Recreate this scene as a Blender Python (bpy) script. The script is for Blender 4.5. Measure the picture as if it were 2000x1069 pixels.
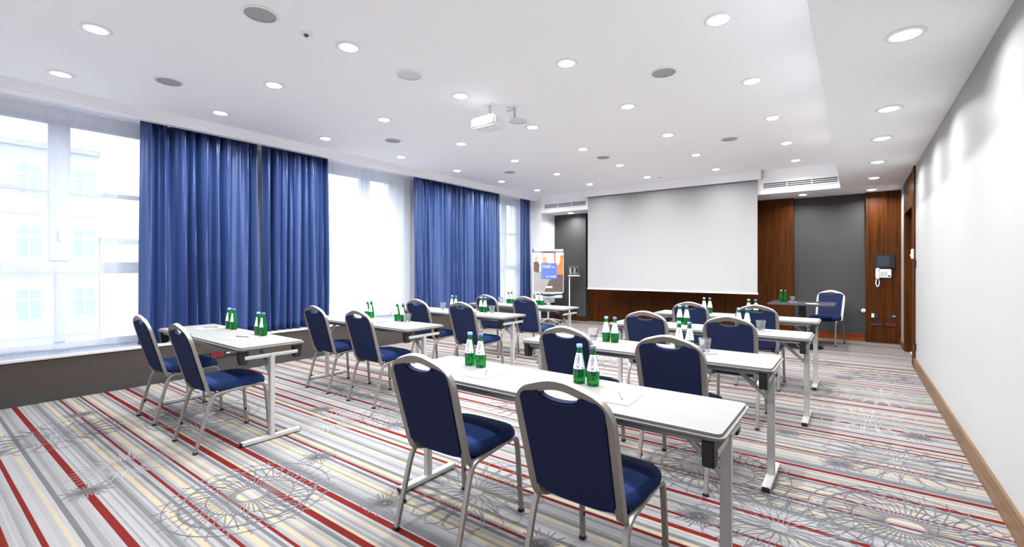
import bpy, bmesh, math, random
from mathutils import Vector, Matrix
random.seed(7)
PI = math.pi
for o in list(bpy.data.objects): bpy.data.objects.remove(o)
SC = bpy.context.scene
COL = SC.collection

# ------------------------------------------------------------------ camera
H = 1.334
YAW = 0.6446
cam_d = bpy.data.cameras.new('camera'); cam = bpy.data.objects.new('camera', cam_d); COL.objects.link(cam)
cam.location = (0, 0, H); cam.rotation_euler = (PI/2, 0, YAW)
cam_d.sensor_width = 36; cam_d.lens = 36*890.1/2000
cam_d.shift_y = -12.2/2000; cam_d.clip_start = .05; cam_d.clip_end = 300
SC.camera = cam
# ------------------------------------------------------------------ world, exposure
w = bpy.data.worlds.new('sky'); SC.world = w; w.use_nodes = True
wn = w.node_tree.nodes; wl = w.node_tree.links
bgn = wn['Background']; bgn.inputs['Color'].default_value = (.92, .955, 1, 1); bgn.inputs['Strength'].default_value = 2.6
SC.view_settings.view_transform = 'Standard'; SC.view_settings.look = 'None'
SC.view_settings.gamma = 1; SC.view_settings.use_curve_mapping = False
SC.view_settings.exposure = 0.5
LAMP_W = 29.0            # power of each ceiling downlight
cy = SC.cycles
cy.use_denoising = True
cy.max_bounces = 9; cy.diffuse_bounces = 8; cy.glossy_bounces = 3; cy.transmission_bounces = 6; cy.transparent_max_bounces = 8
cy.use_adaptive_sampling = True; cy.adaptive_threshold = .06; cy.adaptive_min_samples = 14
cy.caustics_reflective = False; cy.caustics_refractive = False
cy.sample_clamp_indirect = 6

# ------------------------------------------------------------------ materials
def srgb(r, g, b):
    f = lambda c: (c/255/12.92) if c/255 <= .04045 else ((c/255+.055)/1.055)**2.4
    return (f(r), f(g), f(b), 1)
def mat(name, col, rough=.5, metal=0, bump=0, bscale=200, var=0, vscale=8, **kw):
    m = bpy.data.materials.new(name); m.use_nodes = True
    n = m.node_tree.nodes; l = m.node_tree.links; p = n['Principled BSDF']
    p.inputs['Base Color'].default_value = col; p.inputs['Roughness'].default_value = rough; p.inputs['Metallic'].default_value = metal
    for k, v in kw.items(): p.inputs[k].default_value = v
    if bump or var:
        tc = n.new('ShaderNodeTexCoord')
    if var:
        nz = n.new('ShaderNodeTexNoise'); nz.inputs['Scale'].default_value = vscale; nz.inputs['Detail'].default_value = 4
        l.new(tc.outputs['Object'], nz.inputs['Vector'])
        mx = n.new('ShaderNodeMix'); mx.data_type = 'RGBA'
        a = tuple(c*(1-var) for c in col[:3])+(1,); b = tuple(min(1, c*(1+var)) for c in col[:3])+(1,)
        mx.inputs[6].default_value = a; mx.inputs[7].default_value = b
        l.new(nz.outputs['Fac'], mx.inputs[0]); l.new(mx.outputs[2], p.inputs['Base Color'])
    if bump:
        nb = n.new('ShaderNodeTexNoise'); nb.inputs['Scale'].default_value = bscale; nb.inputs['Detail'].default_value = 3
        l.new(tc.outputs['Object'], nb.inputs['Vector'])
        bp = n.new('ShaderNodeBump'); bp.inputs['Strength'].default_value = bump; bp.inputs['Distance'].default_value = .002
        l.new(nb.outputs['Fac'], bp.inputs['Height']); l.new(bp.outputs['Normal'], p.inputs['Normal'])
    return m
def wood_mat(name, c1, c2, axis='z', rough=.35):
    m = bpy.data.materials.new(name); m.use_nodes = True
    n = m.node_tree.nodes; l = m.node_tree.links; p = n['Principled BSDF']
    tc = n.new('ShaderNodeTexCoord'); mp = n.new('ShaderNodeMapping')
    s = {'z': (14, 14, .6), 'y': (14, .6, 14), 'x': (.6, 14, 14)}[axis]
    mp.inputs['Scale'].default_value = s
    nz = n.new('ShaderNodeTexNoise'); nz.inputs['Scale'].default_value = 2.2; nz.inputs['Detail'].default_value = 8; nz.inputs['Distortion'].default_value = .6
    cr = n.new('ShaderNodeValToRGB'); e = cr.color_ramp.elements
    e[0].position = .3; e[0].color = c1; e[1].position = .72; e[1].color = c2
    l.new(tc.outputs['Object'], mp.inputs[0]); l.new(mp.outputs[0], nz.inputs['Vector']); l.new(nz.outputs['Fac'], cr.inputs[0]); l.new(cr.outputs[0], p.inputs['Base Color'])
    p.inputs['Roughness'].default_value = rough; p.inputs['Specular IOR Level'].default_value = .12
    return m
M = {}
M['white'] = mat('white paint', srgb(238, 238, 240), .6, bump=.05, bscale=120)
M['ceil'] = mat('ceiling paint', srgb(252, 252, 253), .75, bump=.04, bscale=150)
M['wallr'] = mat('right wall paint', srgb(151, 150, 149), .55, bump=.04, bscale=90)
M['cornice'] = mat('cornice paint', srgb(240, 240, 243), .5, bump=.03)
M['taupe'] = mat('dado laminate', srgb(57, 51, 46), .33, var=.06, vscale=3)
M['plinth'] = mat('dark plinth', srgb(46, 43, 42), .6, var=.08)
M['sill'] = mat('grey sill', srgb(104, 110, 124), .5, var=.04)
M['nosing'] = mat('pale sill nosing', srgb(176, 172, 172), .4, var=.04)
M['grille'] = mat('grille slot', srgb(40, 60, 100), .5, var=.1)
M['grey'] = mat('grey wall fabric', srgb(63, 62, 62), .9, bump=.15, bscale=300, var=.05, vscale=4)
M['wood'] = wood_mat('walnut veneer', srgb(50, 21, 0), srgb(85, 43, 2), 'z', .5)
M['wooddark'] = wood_mat('dark walnut', srgb(52, 26, 10), srgb(79, 42, 19))
M['woody'] = wood_mat('walnut skirting', srgb(84, 62, 42), srgb(112, 86, 62), 'y', .4)
M['woodx'] = wood_mat('walnut skirting across', srgb(110, 48, 14), srgb(150, 72, 28), 'x', .4)
M['screen'] = mat('projection cloth', srgb(158, 157, 157), .8, bump=.03, bscale=400)
M['table'] = mat('table laminate', srgb(113, 112, 110), .6, var=.02, vscale=60, **{'Specular IOR Level': .15})
M['tedge'] = mat('table edge', srgb(135, 133, 130), .45, var=.02)
M['tleg'] = mat('grey painted steel', srgb(172, 171, 169), .35, .25, var=.03)
M['black'] = mat('black plastic', srgb(13, 13, 14), .5, var=.1, vscale=20)
M['frame'] = mat('champagne metal', srgb(144, 139, 134), .36, .6, var=.05, vscale=12)
M['chrome'] = mat('bright metal', srgb(200, 200, 202), .2, .9, var=.03)
M['seat'] = mat('lit blue upholstery', srgb(29, 45, 84), .9, bump=.25, bscale=700, var=.08, vscale=5, **{'Specular IOR Level': .1})  # blue chair fabric, with the lit tone of the seat in its colour
M['back'] = mat('shaded blue upholstery', srgb(30, 38, 68), .9, bump=.25, bscale=700, var=.06, vscale=5, **{'Specular IOR Level': .15})  # same blue fabric, with the shade on the chair backs painted into its colour
M['silver'] = mat('silver paint', srgb(190, 191, 196), .35, .4, var=.04)
M['cap_a'] = mat('light blue cap', srgb(120, 172, 226), .4, var=.05)
M['cap_b'] = mat('violet blue cap', srgb(92, 96, 150), .4, var=.05)
M['paper'] = mat('paper', srgb(186, 186, 186), .7, var=.01)
M['label'] = mat('label paper', srgb(220, 220, 225), .6, var=.02)
M['navyprint'] = mat('navy print', srgb(36, 44, 90), .6, var=.05)
M['whiteprint'] = mat('white print', srgb(245, 245, 250), .6, var=.02)
M['pen'] = mat('grey pen', srgb(96, 96, 100), .3, .5, var=.05)
M['napkin'] = mat('slate napkin', srgb(150, 154, 176), .8, var=.06)
M['spk'] = mat('speaker mesh', srgb(170, 170, 168), .8, bump=.4, bscale=900, var=.05)
M['spkl'] = mat('pale vent disc', srgb(222, 222, 224), .7, var=.03)
M['slot'] = mat('vent slot', srgb(70, 68, 66), .8, var=.1)
M['red'] = mat('red socket', srgb(104, 13, 15), .4, var=.06)
M['pvc'] = mat('window plastic', srgb(196, 200, 210), .4, var=.02)
M['motif'] = mat('grey carpet yarn', srgb(80, 79, 82), 1, bump=.3, bscale=600, var=.06, vscale=40)
M['motiflight'] = mat('pale carpet yarn', srgb(134, 133, 132), 1, bump=.3, bscale=600, var=.05, vscale=40)
M['facade'] = mat('pale render', srgb(172, 182, 192), .9, var=.05, vscale=1)
M['facade2'] = mat('white render', srgb(196, 202, 208), .9, var=.03, vscale=1)
M['fglass'] = mat('facade glass', srgb(138, 154, 172), .3, var=.1, vscale=1)
M['roof'] = mat('roof sheet', srgb(150, 156, 164), .8, var=.05)
M['street'] = mat('street', srgb(170, 170, 172), .9, var=.05)
M['kiosk'] = mat('touch screen glass', srgb(46, 54, 66), .12, var=.1, vscale=3)
M['bluecard'] = mat('poster blue', srgb(84, 108, 196), .5, var=.05)
M['orange'] = mat('poster orange', srgb(196, 116, 60), .5, var=.25, vscale=9)
M['cream'] = mat('poster cream', srgb(238, 226, 214), .5, var=.08, vscale=6)
M['pgrey'] = mat('poster grey', srgb(150, 146, 142), .5, var=.2, vscale=3)
M['pdark'] = mat('poster brown', srgb(92, 76, 72), .5, var=.2, vscale=4)
M['skin'] = mat('poster skin tone', srgb(206, 150, 100), .5, var=.15, vscale=14)
M['lens'] = mat('lens glass', srgb(30, 34, 44), .1, var=.1)
# curtain cloth with a little light coming through
def cloth(name, col, trans, through):
    m = bpy.data.materials.new(name); m.use_nodes = True
    n = m.node_tree.nodes; l = m.node_tree.links; out = n['Material Output']; n.remove(n['Principled BSDF'])
    tc = n.new('ShaderNodeTexCoord'); mp = n.new('ShaderNodeMapping'); mp.inputs['Scale'].default_value = (60, 60, 4)
    nz = n.new('ShaderNodeTexNoise'); nz.inputs['Scale'].default_value = 4; l.new(tc.outputs['Object'], mp.inputs[0]); l.new(mp.outputs[0], nz.inputs['Vector'])
    mx = n.new('ShaderNodeMix'); mx.data_type = 'RGBA'; l.new(nz.outputs['Fac'], mx.inputs[0])
    mx.inputs[6].default_value = tuple(c*.93 for c in col[:3])+(1,); mx.inputs[7].default_value = tuple(min(1, c*1.05) for c in col[:3])+(1,)
    d = n.new('ShaderNodeBsdfDiffuse'); t = n.new('ShaderNodeBsdfTranslucent'); ms = n.new('ShaderNodeMixShader'); ms.inputs[0].default_value = trans
    l.new(mx.outputs[2], d.inputs[0]); l.new(mx.outputs[2], t.inputs[0]); l.new(d.outputs[0], ms.inputs[1]); l.new(t.outputs[0], ms.inputs[2])
    last = ms
    if through:
        tr = n.new('ShaderNodeBsdfTransparent'); m2 = n.new('ShaderNodeMixShader'); m2.inputs[0].default_value = through
        l.new(ms.outputs[0], m2.inputs[1]); l.new(tr.outputs[0], m2.inputs[2]); last = m2
    else:
        g = n.new('ShaderNodeBsdfGlossy'); g.inputs['Roughness'].default_value = .42; g.inputs['Color'].default_value = (.45, .55, .85, 1)
        m2 = n.new('ShaderNodeMixShader'); m2.inputs[0].default_value = .12
        l.new(ms.outputs[0], m2.inputs[1]); l.new(g.outputs[0], m2.inputs[2]); last = m2
    l.new(last.outputs[0], out.inputs[0])
    return m
M['curtain'] = cloth('blue satin curtain', srgb(47, 65, 111), .03, 0)
M['sheer'] = cloth('white voile', srgb(236, 240, 248), .7, .5)
M['sheerthin'] = cloth('thin white voile', srgb(226, 232, 244), .5, .70)
def glassm(name, col, ior=1.45, rough=0, mixdiff=0, dcol=None):
    m = bpy.data.materials.new(name); m.use_nodes = True
    n = m.node_tree.nodes; l = m.node_tree.links; p = n['Principled BSDF']
    p.inputs['Base Color'].default_value = col; p.inputs['Roughness'].default_value = rough; p.inputs['IOR'].default_value = ior
    p.inputs['Transmission Weight'].default_value = 1-mixdiff
    return m
M['bottle'] = glassm('green bottle glass', srgb(22, 150, 58), 1.38, .0, .2)
M['tumbler'] = glassm('clear glass', (.96, .98, .98, 1), 1.4, 0, .06)
pane = bpy.data.materials.new('window pane'); pane.use_nodes = True
_n = pane.node_tree.nodes; _l = pane.node_tree.links; _n.remove(_n['Principled BSDF'])
_t = _n.new('ShaderNodeBsdfTransparent'); _t.inputs[0].default_value = (.95, .97, .98, 1)
_g = _n.new('ShaderNodeBsdfGlossy'); _g.inputs['Roughness'].default_value = .02
_m = _n.new('ShaderNodeMixShader'); _m.inputs[0].default_value = .04
_l.new(_t.outputs[0], _m.inputs[1]); _l.new(_g.outputs[0], _m.inputs[2]); _l.new(_m.outputs[0], _n['Material Output'].inputs[0])
M['pane'] = pane
em = bpy.data.materials.new('lamp lens'); em.use_nodes = True
_p = em.node_tree.nodes['Principled BSDF']; _p.inputs['Emission Color'].default_value = (1, .98, .95, 1); _p.inputs['Emission Strength'].default_value = 25
M['glow'] = em
# carpet: stripes carried as a colour attribute, fibre noise on top
carpet = bpy.data.materials.new('striped carpet'); carpet.use_nodes = True
n = carpet.node_tree.nodes; l = carpet.node_tree.links; p = n['Principled BSDF']
at = n.new('ShaderNodeAttribute'); at.attribute_name = 'stripe'
tc = n.new('ShaderNodeTexCoord'); nz = n.new('ShaderNodeTexNoise'); nz.inputs['Scale'].default_value = 260; nz.inputs['Detail'].default_value = 2
l.new(tc.outputs['Object'], nz.inputs['Vector'])
mr = n.new('ShaderNodeMapRange'); mr.inputs[1].default_value = .25; mr.inputs[2].default_value = .75; mr.inputs[3].default_value = .26; mr.inputs[4].default_value = .365
l.new(nz.outputs['Fac'], mr.inputs[0])
mx = n.new('ShaderNodeVectorMath'); mx.operation = 'SCALE'; l.new(at.outputs['Color'], mx.inputs[0]); l.new(mr.outputs[0], mx.inputs['Scale'])
l.new(mx.outputs[0], p.inputs['Base Color']); p.inputs['Roughness'].default_value = 1; p.inputs['Specular IOR Level'].default_value = .1
bp = n.new('ShaderNodeBump'); bp.inputs['Strength'].default_value = .4; bp.inputs['Distance'].default_value = .003
l.new(nz.outputs['Fac'], bp.inputs['Height']); l.new(bp.outputs[0], p.inputs['Normal'])
M['carpet'] = carpet

# ------------------------------------------------------------------ mesh helpers
class MB:
    def __init__(s): s.v = []; s.f = []
    def add(s, v, f):
        k = len(s.v); s.v += [tuple(q) for q in v]; s.f += [tuple(i+k for i in q) for q in f]; return s
    def box(s, x0, x1, y0, y1, z0, z1):
        return s.add([(x, y, z) for z in (z0, z1) for y in (y0, y1) for x in (x0, x1)],
                     [(0, 2, 3, 1), (4, 5, 7, 6), (0, 1, 5, 4), (2, 6, 7, 3), (0, 4, 6, 2), (1, 3, 7, 5)])
    def quad(s, a, b, c, d): return s.add([a, b, c, d], [(0, 1, 2, 3)])
    def lathe(s, prof, n=24, c=(0, 0, 0), cap=True):
        v = []; f = []; m = len(prof)
        for r, z in prof:
            for i in range(n):
                a = 2*PI*i/n; v.append((c[0]+r*math.cos(a), c[1]+r*math.sin(a), c[2]+z))
        for j in range(m-1):
            for i in range(n):
                k = (i+1) % n; f.append((j*n+i, j*n+k, (j+1)*n+k, (j+1)*n+i))
        if cap:
            f.append(tuple(range(n))[::-1]); f.append(tuple((m-1)*n+i for i in range(n)))
        return s.add(v, f)
    def sweep(s, path, prof, b0=(1, 0, 0), cap=True):
        P = [Vector(q) for q in path]; n = len(prof); v = []; f = []
        b = Vector(b0)
        for i, q in enumerate(P):
            t = (P[min(i+1, len(P)-1)]-P[max(i-1, 0)]).normalized()
            b = (b-t*b.dot(t)); b.normalize(); nn = t.cross(b)
            # miter scale
            for (u, w_) in prof: v.append(q+b*u+nn*w_)
        for j in range(len(P)-1):
            for i in range(n):
                k = (i+1) % n; f.append((j*n+i, j*n+k, (j+1)*n+k, (j+1)*n+i))
        if cap:
            f.append(tuple(range(n))[::-1]); f.append(tuple((len(P)-1)*n+i for i in range(n)))
        return s.add(v, f)
    def tube(s, path, r, n=10, b0=(1, 0, 0)):
        return s.sweep(path, [(r*math.cos(2*PI*i/n), r*math.sin(2*PI*i/n)) for i in range(n)], b0)
    def prism(s, poly, fn, t0, t1):
        # poly: 2D outline, fn(u,v,t)->3D
        n = len(poly)
        v = [fn(u, w_, t0) for u, w_ in poly]+[fn(u, w_, t1) for u, w_ in poly]
        f = [tuple(range(n))[::-1], tuple(range(n, 2*n))]+[(i, (i+1) % n, (i+1) % n+n, i+n) for i in range(n)]
        return s.add(v, f)
    def grid(s, fn, nu, nv):
        v = [fn(i/nu, j/nv) for j in range(nv+1) for i in range(nu+1)]
        f = [(j*(nu+1)+i, j*(nu+1)+i+1, (j+1)*(nu+1)+i+1, (j+1)*(nu+1)+i) for j in range(nv) for i in range(nu)]
        return s.add(v, f)
    def build(s, name, m, parent=None, bevel=0, seg=2, ang=35, smooth=True, recalc=True):
        me = bpy.data.meshes.new(name); me.from_pydata(s.v, [], s.f)
        bm = bmesh.new(); bm.from_mesh(me)
        if recalc: bmesh.ops.recalc_face_normals(bm, faces=bm.faces)
        if bevel:
            ed = [e for e in bm.edges if len(e.link_faces) == 2 and e.calc_face_angle(0) > math.radians(ang)]
            bmesh.ops.bevel(bm, geom=ed, offset=bevel, segments=seg, affect='EDGES', clamp_overlap=True)
        bm.to_mesh(me); bm.free()
        if smooth:
            for q in me.polygons: q.use_smooth = True
            if bevel:
                for q in me.polygons:
                    if q.area > 30*bevel*bevel and max(abs(c) for c in q.normal) > .999: q.use_smooth = False
            me.set_sharp_from_angle(angle=math.radians(38))
        me.materials.append(M[m] if isinstance(m, str) else m)
        o = bpy.data.objects.new(name, me); COL.objects.link(o)
        if parent: o.parent = parent
        return o
def box(name, m, x0, x1, y0, y1, z0, z1, parent=None, bevel=0): return MB().box(x0, x1, y0, y1, z0, z1).build(name, m, parent, bevel)
def tag(o, label, cat, group=None):
    o['label'] = label; o['category'] = cat
    if group: o['group'] = group
    return o
def thing(name, label, cat, loc=(0, 0, 0), rz=0, group=None):
    o = bpy.data.objects.new(name, None); COL.objects.link(o); o.empty_display_size = .1
    o.location = loc; o.rotation_euler = (0, 0, rz)
    return tag(o, label, cat, group)
def struct(o): o['kind'] = 'structure'; return o
def dup(root, loc, rz, label=None, group=None):
    def cp(o, par):
        c = o.copy(); COL.objects.link(c); c.parent = par
        for ch in [q for q in o.children]: cp(ch, c)
        return c
    r = cp(root, None); r.location = loc; r.rotation_euler = (0, 0, rz)
    if label: r['label'] = label
    if group: r['group'] = group
    return r
def fillet(pts, rad, n=6):
    P = [Vector(q) for q in pts]; out = [P[0]]
    for i in range(1, len(P)-1):
        r = rad[i-1] if isinstance(rad, (list, tuple)) else rad
        a = (P[i-1]-P[i]); b = (P[i+1]-P[i]); r1 = min(r, a.length*.49); r2 = min(r, b.length*.49)
        A = P[i]+a.normalized()*r1; B = P[i]+b.normalized()*r2
        for k in range(n+1):
            t = k/n; out.append(A*(1-t)**2+P[i]*2*t*(1-t)+B*t*t)
    out.append(P[-1]); return out
def rrect(w, h, r, n=3):
    out = []
    for cx, cy_, a0 in ((w/2-r, h/2-r, 0), (-w/2+r, h/2-r, PI/2), (-w/2+r, -h/2+r, PI), (w/2-r, -h/2+r, 1.5*PI)):
        for k in range(n+1):
            a = a0+PI/2*k/n; out.append((cx+r*math.cos(a), cy_+r*math.sin(a)))
    return out
def text_mesh(txt, size, bold=0):
    cu = bpy.data.curves.new('t', 'FONT'); cu.body = txt; cu.size = size; cu.offset = bold; cu.align_x = 'CENTER'; cu.align_y = 'CENTER'; cu.resolution_u = 3
    o = bpy.data.objects.new('t', cu); COL.objects.link(o)
    dg = bpy.context.evaluated_depsgraph_get(); me = bpy.data.meshes.new_from_object(o.evaluated_get(dg))
    v = [tuple(q.co) for q in me.vertices]; f = [tuple(q.vertices) for q in me.polygons]
    bpy.data.objects.remove(o); bpy.data.curves.remove(cu); bpy.data.meshes.remove(me)
    return v, f
def text_obj(name, txt, size, m, parent, fn, bold=0):
    v, f = text_mesh(txt, size, bold); mb = MB(); mb.add([fn(x, y) for x, y, z in v], f)
    return mb.build(name, m, parent, smooth=False, recalc=False)

# ------------------------------------------------------------------ room shell
XR = .64; XD = -6.39; XW = -6.88; ZC = 3.10; ZL = 2.67; YB = 10.3; YR = -1.25; YBH = 9.45; XS = -.19
# carpet floor
L_ = srgb(202, 201, 202); Mi = srgb(176, 175, 176); D_ = srgb(145, 145, 147); Yw = srgb(233, 216, 180); Yp = srgb(228, 214, 188); R_ = srgb(147, 42, 38); Pk = srgb(190, 140, 130)
seq = [(2.738, R_), (2.775, L_), (2.79, Mi), (2.80, L_), (2.83, Mi), (2.84, L_), (2.857, Mi), (2.88, D_), (2.905, Mi), (2.92, L_), (2.935, Mi), (2.945, Yw), (2.98, Mi), (2.99, L_), (3.01, D_), (3.03, L_), (3.056, R_), (3.074, Mi), (3.095, L_), (3.105, Yw), (3.148, Mi), (3.16, L_), (3.175, D_), (3.195, L_), (3.21, R_), (3.228, L_), (3.25, Yw), (3.285, Mi), (3.30, L_), (3.315, Yp), (3.335, L_), (3.36, D_), (3.385, L_), (3.40, R_), (3.44, Yp), (3.458, Mi), (3.475, L_), (3.49, Mi), (3.505, L_), (3.517, Yp), (3.54, Mi), (3.56, L_), (3.576, R_), (3.615, L_), (3.625, D_), (3.68, Mi), (3.70, L_), (3.73, Mi), (3.745, L_), (3.762, Yw), (3.79, Mi), (3.80, Yw), (3.835, L_), (3.86, D_), (3.885, L_), (3.906, R_), (3.926, Mi), (3.945, Yw), (3.985, D_), (4.01, L_), (4.06, Mi), (4.09, L_), (4.12, Yp), (4.15, D_), (4.175, Mi), (4.2, L_), (4.25, Mi), (4.27, L_), (4.30, R_), (4.326, Yw), (4.362, D_), (4.39, L_), (4.43, Yp), (4.445, R_), (4.482, L_), (4.53, Mi), (4.55, L_), (4.575, R_), (4.597, L_), (4.66, Yp), (4.68, L_), (4.70, D_), (4.725, L_), (4.75, Mi), (4.775, L_)]
PER = 2.08; base = 2.738
st = []
for k in range(-2, 4):
    for i, (y, c) in enumerate(seq):
        y1 = seq[i+1][0] if i+1 < len(seq) else base+PER
        a = y+k*PER; b = y1+k*PER
        if b > YR-.2 and a < YB+.35:
            a, b = max(a, YR-.2), min(b, YB+.35)
            if c is Yw:
                q = (b-a)*.13; st.append((a, a+q, L_)); st.append((b-q, b, Mi)); a, b = a+q, b-q
            nsub = max(1, int((b-a)/.0085)) if c in (L_, Mi, D_) else 1
            for q in range(nsub):
                g = random.uniform(.88, 1.08) if nsub > 1 else 1
                st.append((a+(b-a)*q/nsub, a+(b-a)*(q+1)/nsub, tuple(v*g for v in c[:3])+(1,)))
fm = MB(); cols = []
SK = .010
FX0, FX1 = XD-.02, XR+.06
for a, b, c in st:
    sh = lambda x: SK*(x+.6)
    fm.quad((FX0, a+sh(FX0), 0), (FX1, a+sh(FX1), 0), (FX1, b+sh(FX1), 0), (FX0, b+sh(FX0), 0)); cols.append(c)
floor = fm.build('floor', 'carpet', smooth=False, recalc=False)
ca = floor.data.color_attributes.new('stripe', 'FLOAT_COLOR', 'CORNER')
for pl, c in zip(floor.data.polygons, cols):
    for li in pl.loop_indices: ca.data[li].color = c
struct(floor)

# carpet medallions: thin yarn lines woven over the stripes
def ribbons(lines, wd):
    mb = MB()
    for pts, closed in lines:
        P = [Vector((x, y)) for x, y in pts]; n = len(P)
        A = []
        for i in range(n):
            p0 = P[(i-1) % n] if closed else P[max(i-1, 0)]; p1 = P[(i+1) % n] if closed else P[min(i+1, n-1)]
            t = (p1-p0); t = t.normalized() if t.length > 1e-9 else Vector((1, 0)); nn = Vector((-t.y, t.x))*wd/2
            A.append((P[i]+nn, P[i]-nn))
        v = [];
        for a, b in A: v += [(a.x, a.y, 0), (b.x, b.y, 0)]
        f = [(2*i, 2*i+1, 2*((i+1) % n)+1, 2*((i+1) % n)) for i in range(n if closed else n-1)]
        mb.add(v, f)
    return mb
def pol(r, a): return (r*math.cos(a), r*math.sin(a))
def ring(r, n=56, ex=1, c=(0, 0), rot=0):
    return ([(c[0]+r*math.cos(2*PI*i/n+rot), c[1]+r*ex*math.sin(2*PI*i/n+rot)) for i in range(n)], True)
def wheel(R):
    L = [ring(R*.19, 30), ring(R*.52), ring(R*.80), ring(R*.82), ring(R*.985)]
    N = 48
    for i in range(N):
        a = 2*PI*i/N; L.append(([pol(R*.2, a), pol(R*(.54 if i % 2 else .80), a+.05)], False))
    for i in range(36):
        a = 2*PI*(i+.4)/36; L.append(([pol(R*.52, a), pol(R*.90, a+.25)], False))
    for i in range(28):
        a = 2*PI*i/28; L.append(([pol(R*.93, a), pol(R*1.07, a+.05)], False))
    L.append(ring(R*.6, 48, .75, (R*.28, R*.1)))
    return L
def petal(R, N=20):
    L = []
    for i in range(N):
        a = 2*PI*i/N; d = PI/N*.92
        L.append(([pol(R*.30, a), pol(R*.60, a-d), pol(R*.90, a-d*.9), pol(R*.99, a), pol(R*.90, a+d*.9), pol(R*.60, a+d)], True))
        L.append(([pol(R*.50, a), pol(R*.76, a+d), pol(R*.50, a+2*d)], False))
        L.append(([pol(R*.10, a), pol(R*.32, a+.05)], False))
    return L
def burst(R, N=26):
    L = [ring(R*.16, 16), ring(R*.26, 20), ring(R*.08, 12)]
    for i in range(N):
        a = 2*PI*i/N; q = R*(.8+.2*math.sin(i*2.4)); L.append(([pol(R*.1, a), pol(q, a)], False))
    return L
def zig(R, N=30):
    L = []
    for i in range(N):
        a = 2*PI*i/N; L.append(([pol(R*.32, a), pol(R*.98, a+.12), pol(R*.34, a+.22)], False))
    return L
mot = {'w': ribbons(wheel(.43), .0075), 'p': ribbons(petal(.42), .0065), 'b': ribbons(burst(.135), .008), 'z': ribbons(zig(.3), .007)}
mot_me = {}
for k, mb in mot.items():
    me = bpy.data.meshes.new('carpet_motif'); me.from_pydata(mb.v, [], mb.f); mot_me[k] = me
    me.materials.append(M['motiflight' if k == 'z' else 'motif'])
mlight = mot_me['p'].copy(); mlight.materials[0] = M['motiflight']; mot_me['q'] = mlight
ROOM_MOT = [('w', -2.83, 1.22), ('p', -1.80, 2.04), ('b', -2.12, 1.625), ('b', -1.21, 1.84), ('b', -3.01, 1.745), ('z', -3.92, .89), ('b', -3.65, .65), ('p', -5.07, .72),
            ('w', -4.70, 1.63), ('w', -.73, 3.23), ('p', -.31, 2.69), ('w', .21, 3.10), ('p', .22, 4.07), ('b', -.665, 2.55), ('b', -.08, 3.80), ('q', .10, 5.07), ('q', .2, 6.04),
            ('w', -.55, 5.97), ('b', -.43, 4.28), ('b', .39, 4.77), ('z', -2.02, 3.02), ('w', -3.25, 2.78), ('z', -3.62, 2.2), ('b', -3.1, 2.5), ('p', -4.3, 3.0), ('b', -4.0, 2.35),
            ('p', -2.5, 3.6), ('w', -2.9, 4.7), ('b', -2.3, 4.3), ('p', -2.6, 5.9), ('q', -1.4, 4.1), ('w', -2.9, 7.1), ('p', .25, 7.2), ('b', -.1, 6.8), ('p', -.5, 7.6), ('b', -5.6, .95), ('b', -4.9, .35)]
for i, (k, x, y) in enumerate(ROOM_MOT):
    o = bpy.data.objects.new('carpet_motif', mot_me[k]); COL.objects.link(o); o.parent = floor
    o.location = (x, y, .0012+.00008*(i % 5)); o.rotation_euler = (0, 0, i*1.3)

# ceilings
cm = MB()
cm.box(-6.55, XS, YR-.1, YBH, ZC, ZC+.12)
struct(cm.build('ceiling', 'ceil', smooth=False))
low = MB(); low.box(XS, XR+.12, YR-.1, YB+.3, ZL, ZC+.12); low.box(-6.2, XS, YBH, YB+.3, ZL, ZC+.12)
dropped = struct(low.build('ceiling_dropped_border', 'ceil', smooth=False))
# right wall
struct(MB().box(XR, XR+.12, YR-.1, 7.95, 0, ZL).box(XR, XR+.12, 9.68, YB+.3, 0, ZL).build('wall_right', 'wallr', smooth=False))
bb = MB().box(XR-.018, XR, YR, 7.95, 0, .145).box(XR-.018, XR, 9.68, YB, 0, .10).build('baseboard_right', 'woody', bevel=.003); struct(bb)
struct(MB().box(XD-.6, XR+.12, YR-.22, YR-.1, 0, ZC).build('wall_rear', 'white', smooth=False))
# door unit in walnut: panel above, jambs, leaf
dr = struct(MB().box(XR-.012, XR+.12, 7.95, 8.30, 0, ZL).box(XR-.006, XR+.12, 8.30, 9.68, 2.18, ZL).box(XR-.006, XR+.12, 9.50, 9.68, 0, 2.18).build('door_1', 'wood', smooth=False))
box('door_edge', 'wooddark', XR-.02, XR-.012, 7.95, 8.02, 0, ZL, dr)
leaf = box('door_leaf', 'wooddark', XR+.07, XR+.11, 8.30, 9.50, 0, 2.18, dr)
box('door_handle', 'chrome', XR+.03, XR+.07, 8.38, 8.50, 1.03, 1.05, leaf, .004)
# back wall: walnut with two grey fabric fields
struct(MB().box(-5.36, -.94, YB-.03, YB+.3, 0, ZL).build('wall_back', 'wood', smooth=False))
struct(MB().box(-.94, XR, YB+.10, YB+.3, 0, ZL).build('wall_back_grey_field', 'grey', smooth=False))
struct(MB().box(-6.2, -5.30, 10.08, YB+.3, 0, ZL).build('wall_back_grey_corner', 'grey', smooth=False))
struct(MB().box(.16, XR, YB, YB+.10, 0, ZL).build('wall_back_service_panel', 'wood', smooth=False))
struct(MB().box(-.94, .14, YB+.08, YB+.10, 0, .12).build('baseboard_back', 'woodx', bevel=.003))
struct(MB().box(-6.2, -5.30, 10.06, 10.08, 0, .12).build('baseboard_corner', 'wooddark', bevel=.003))
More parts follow.
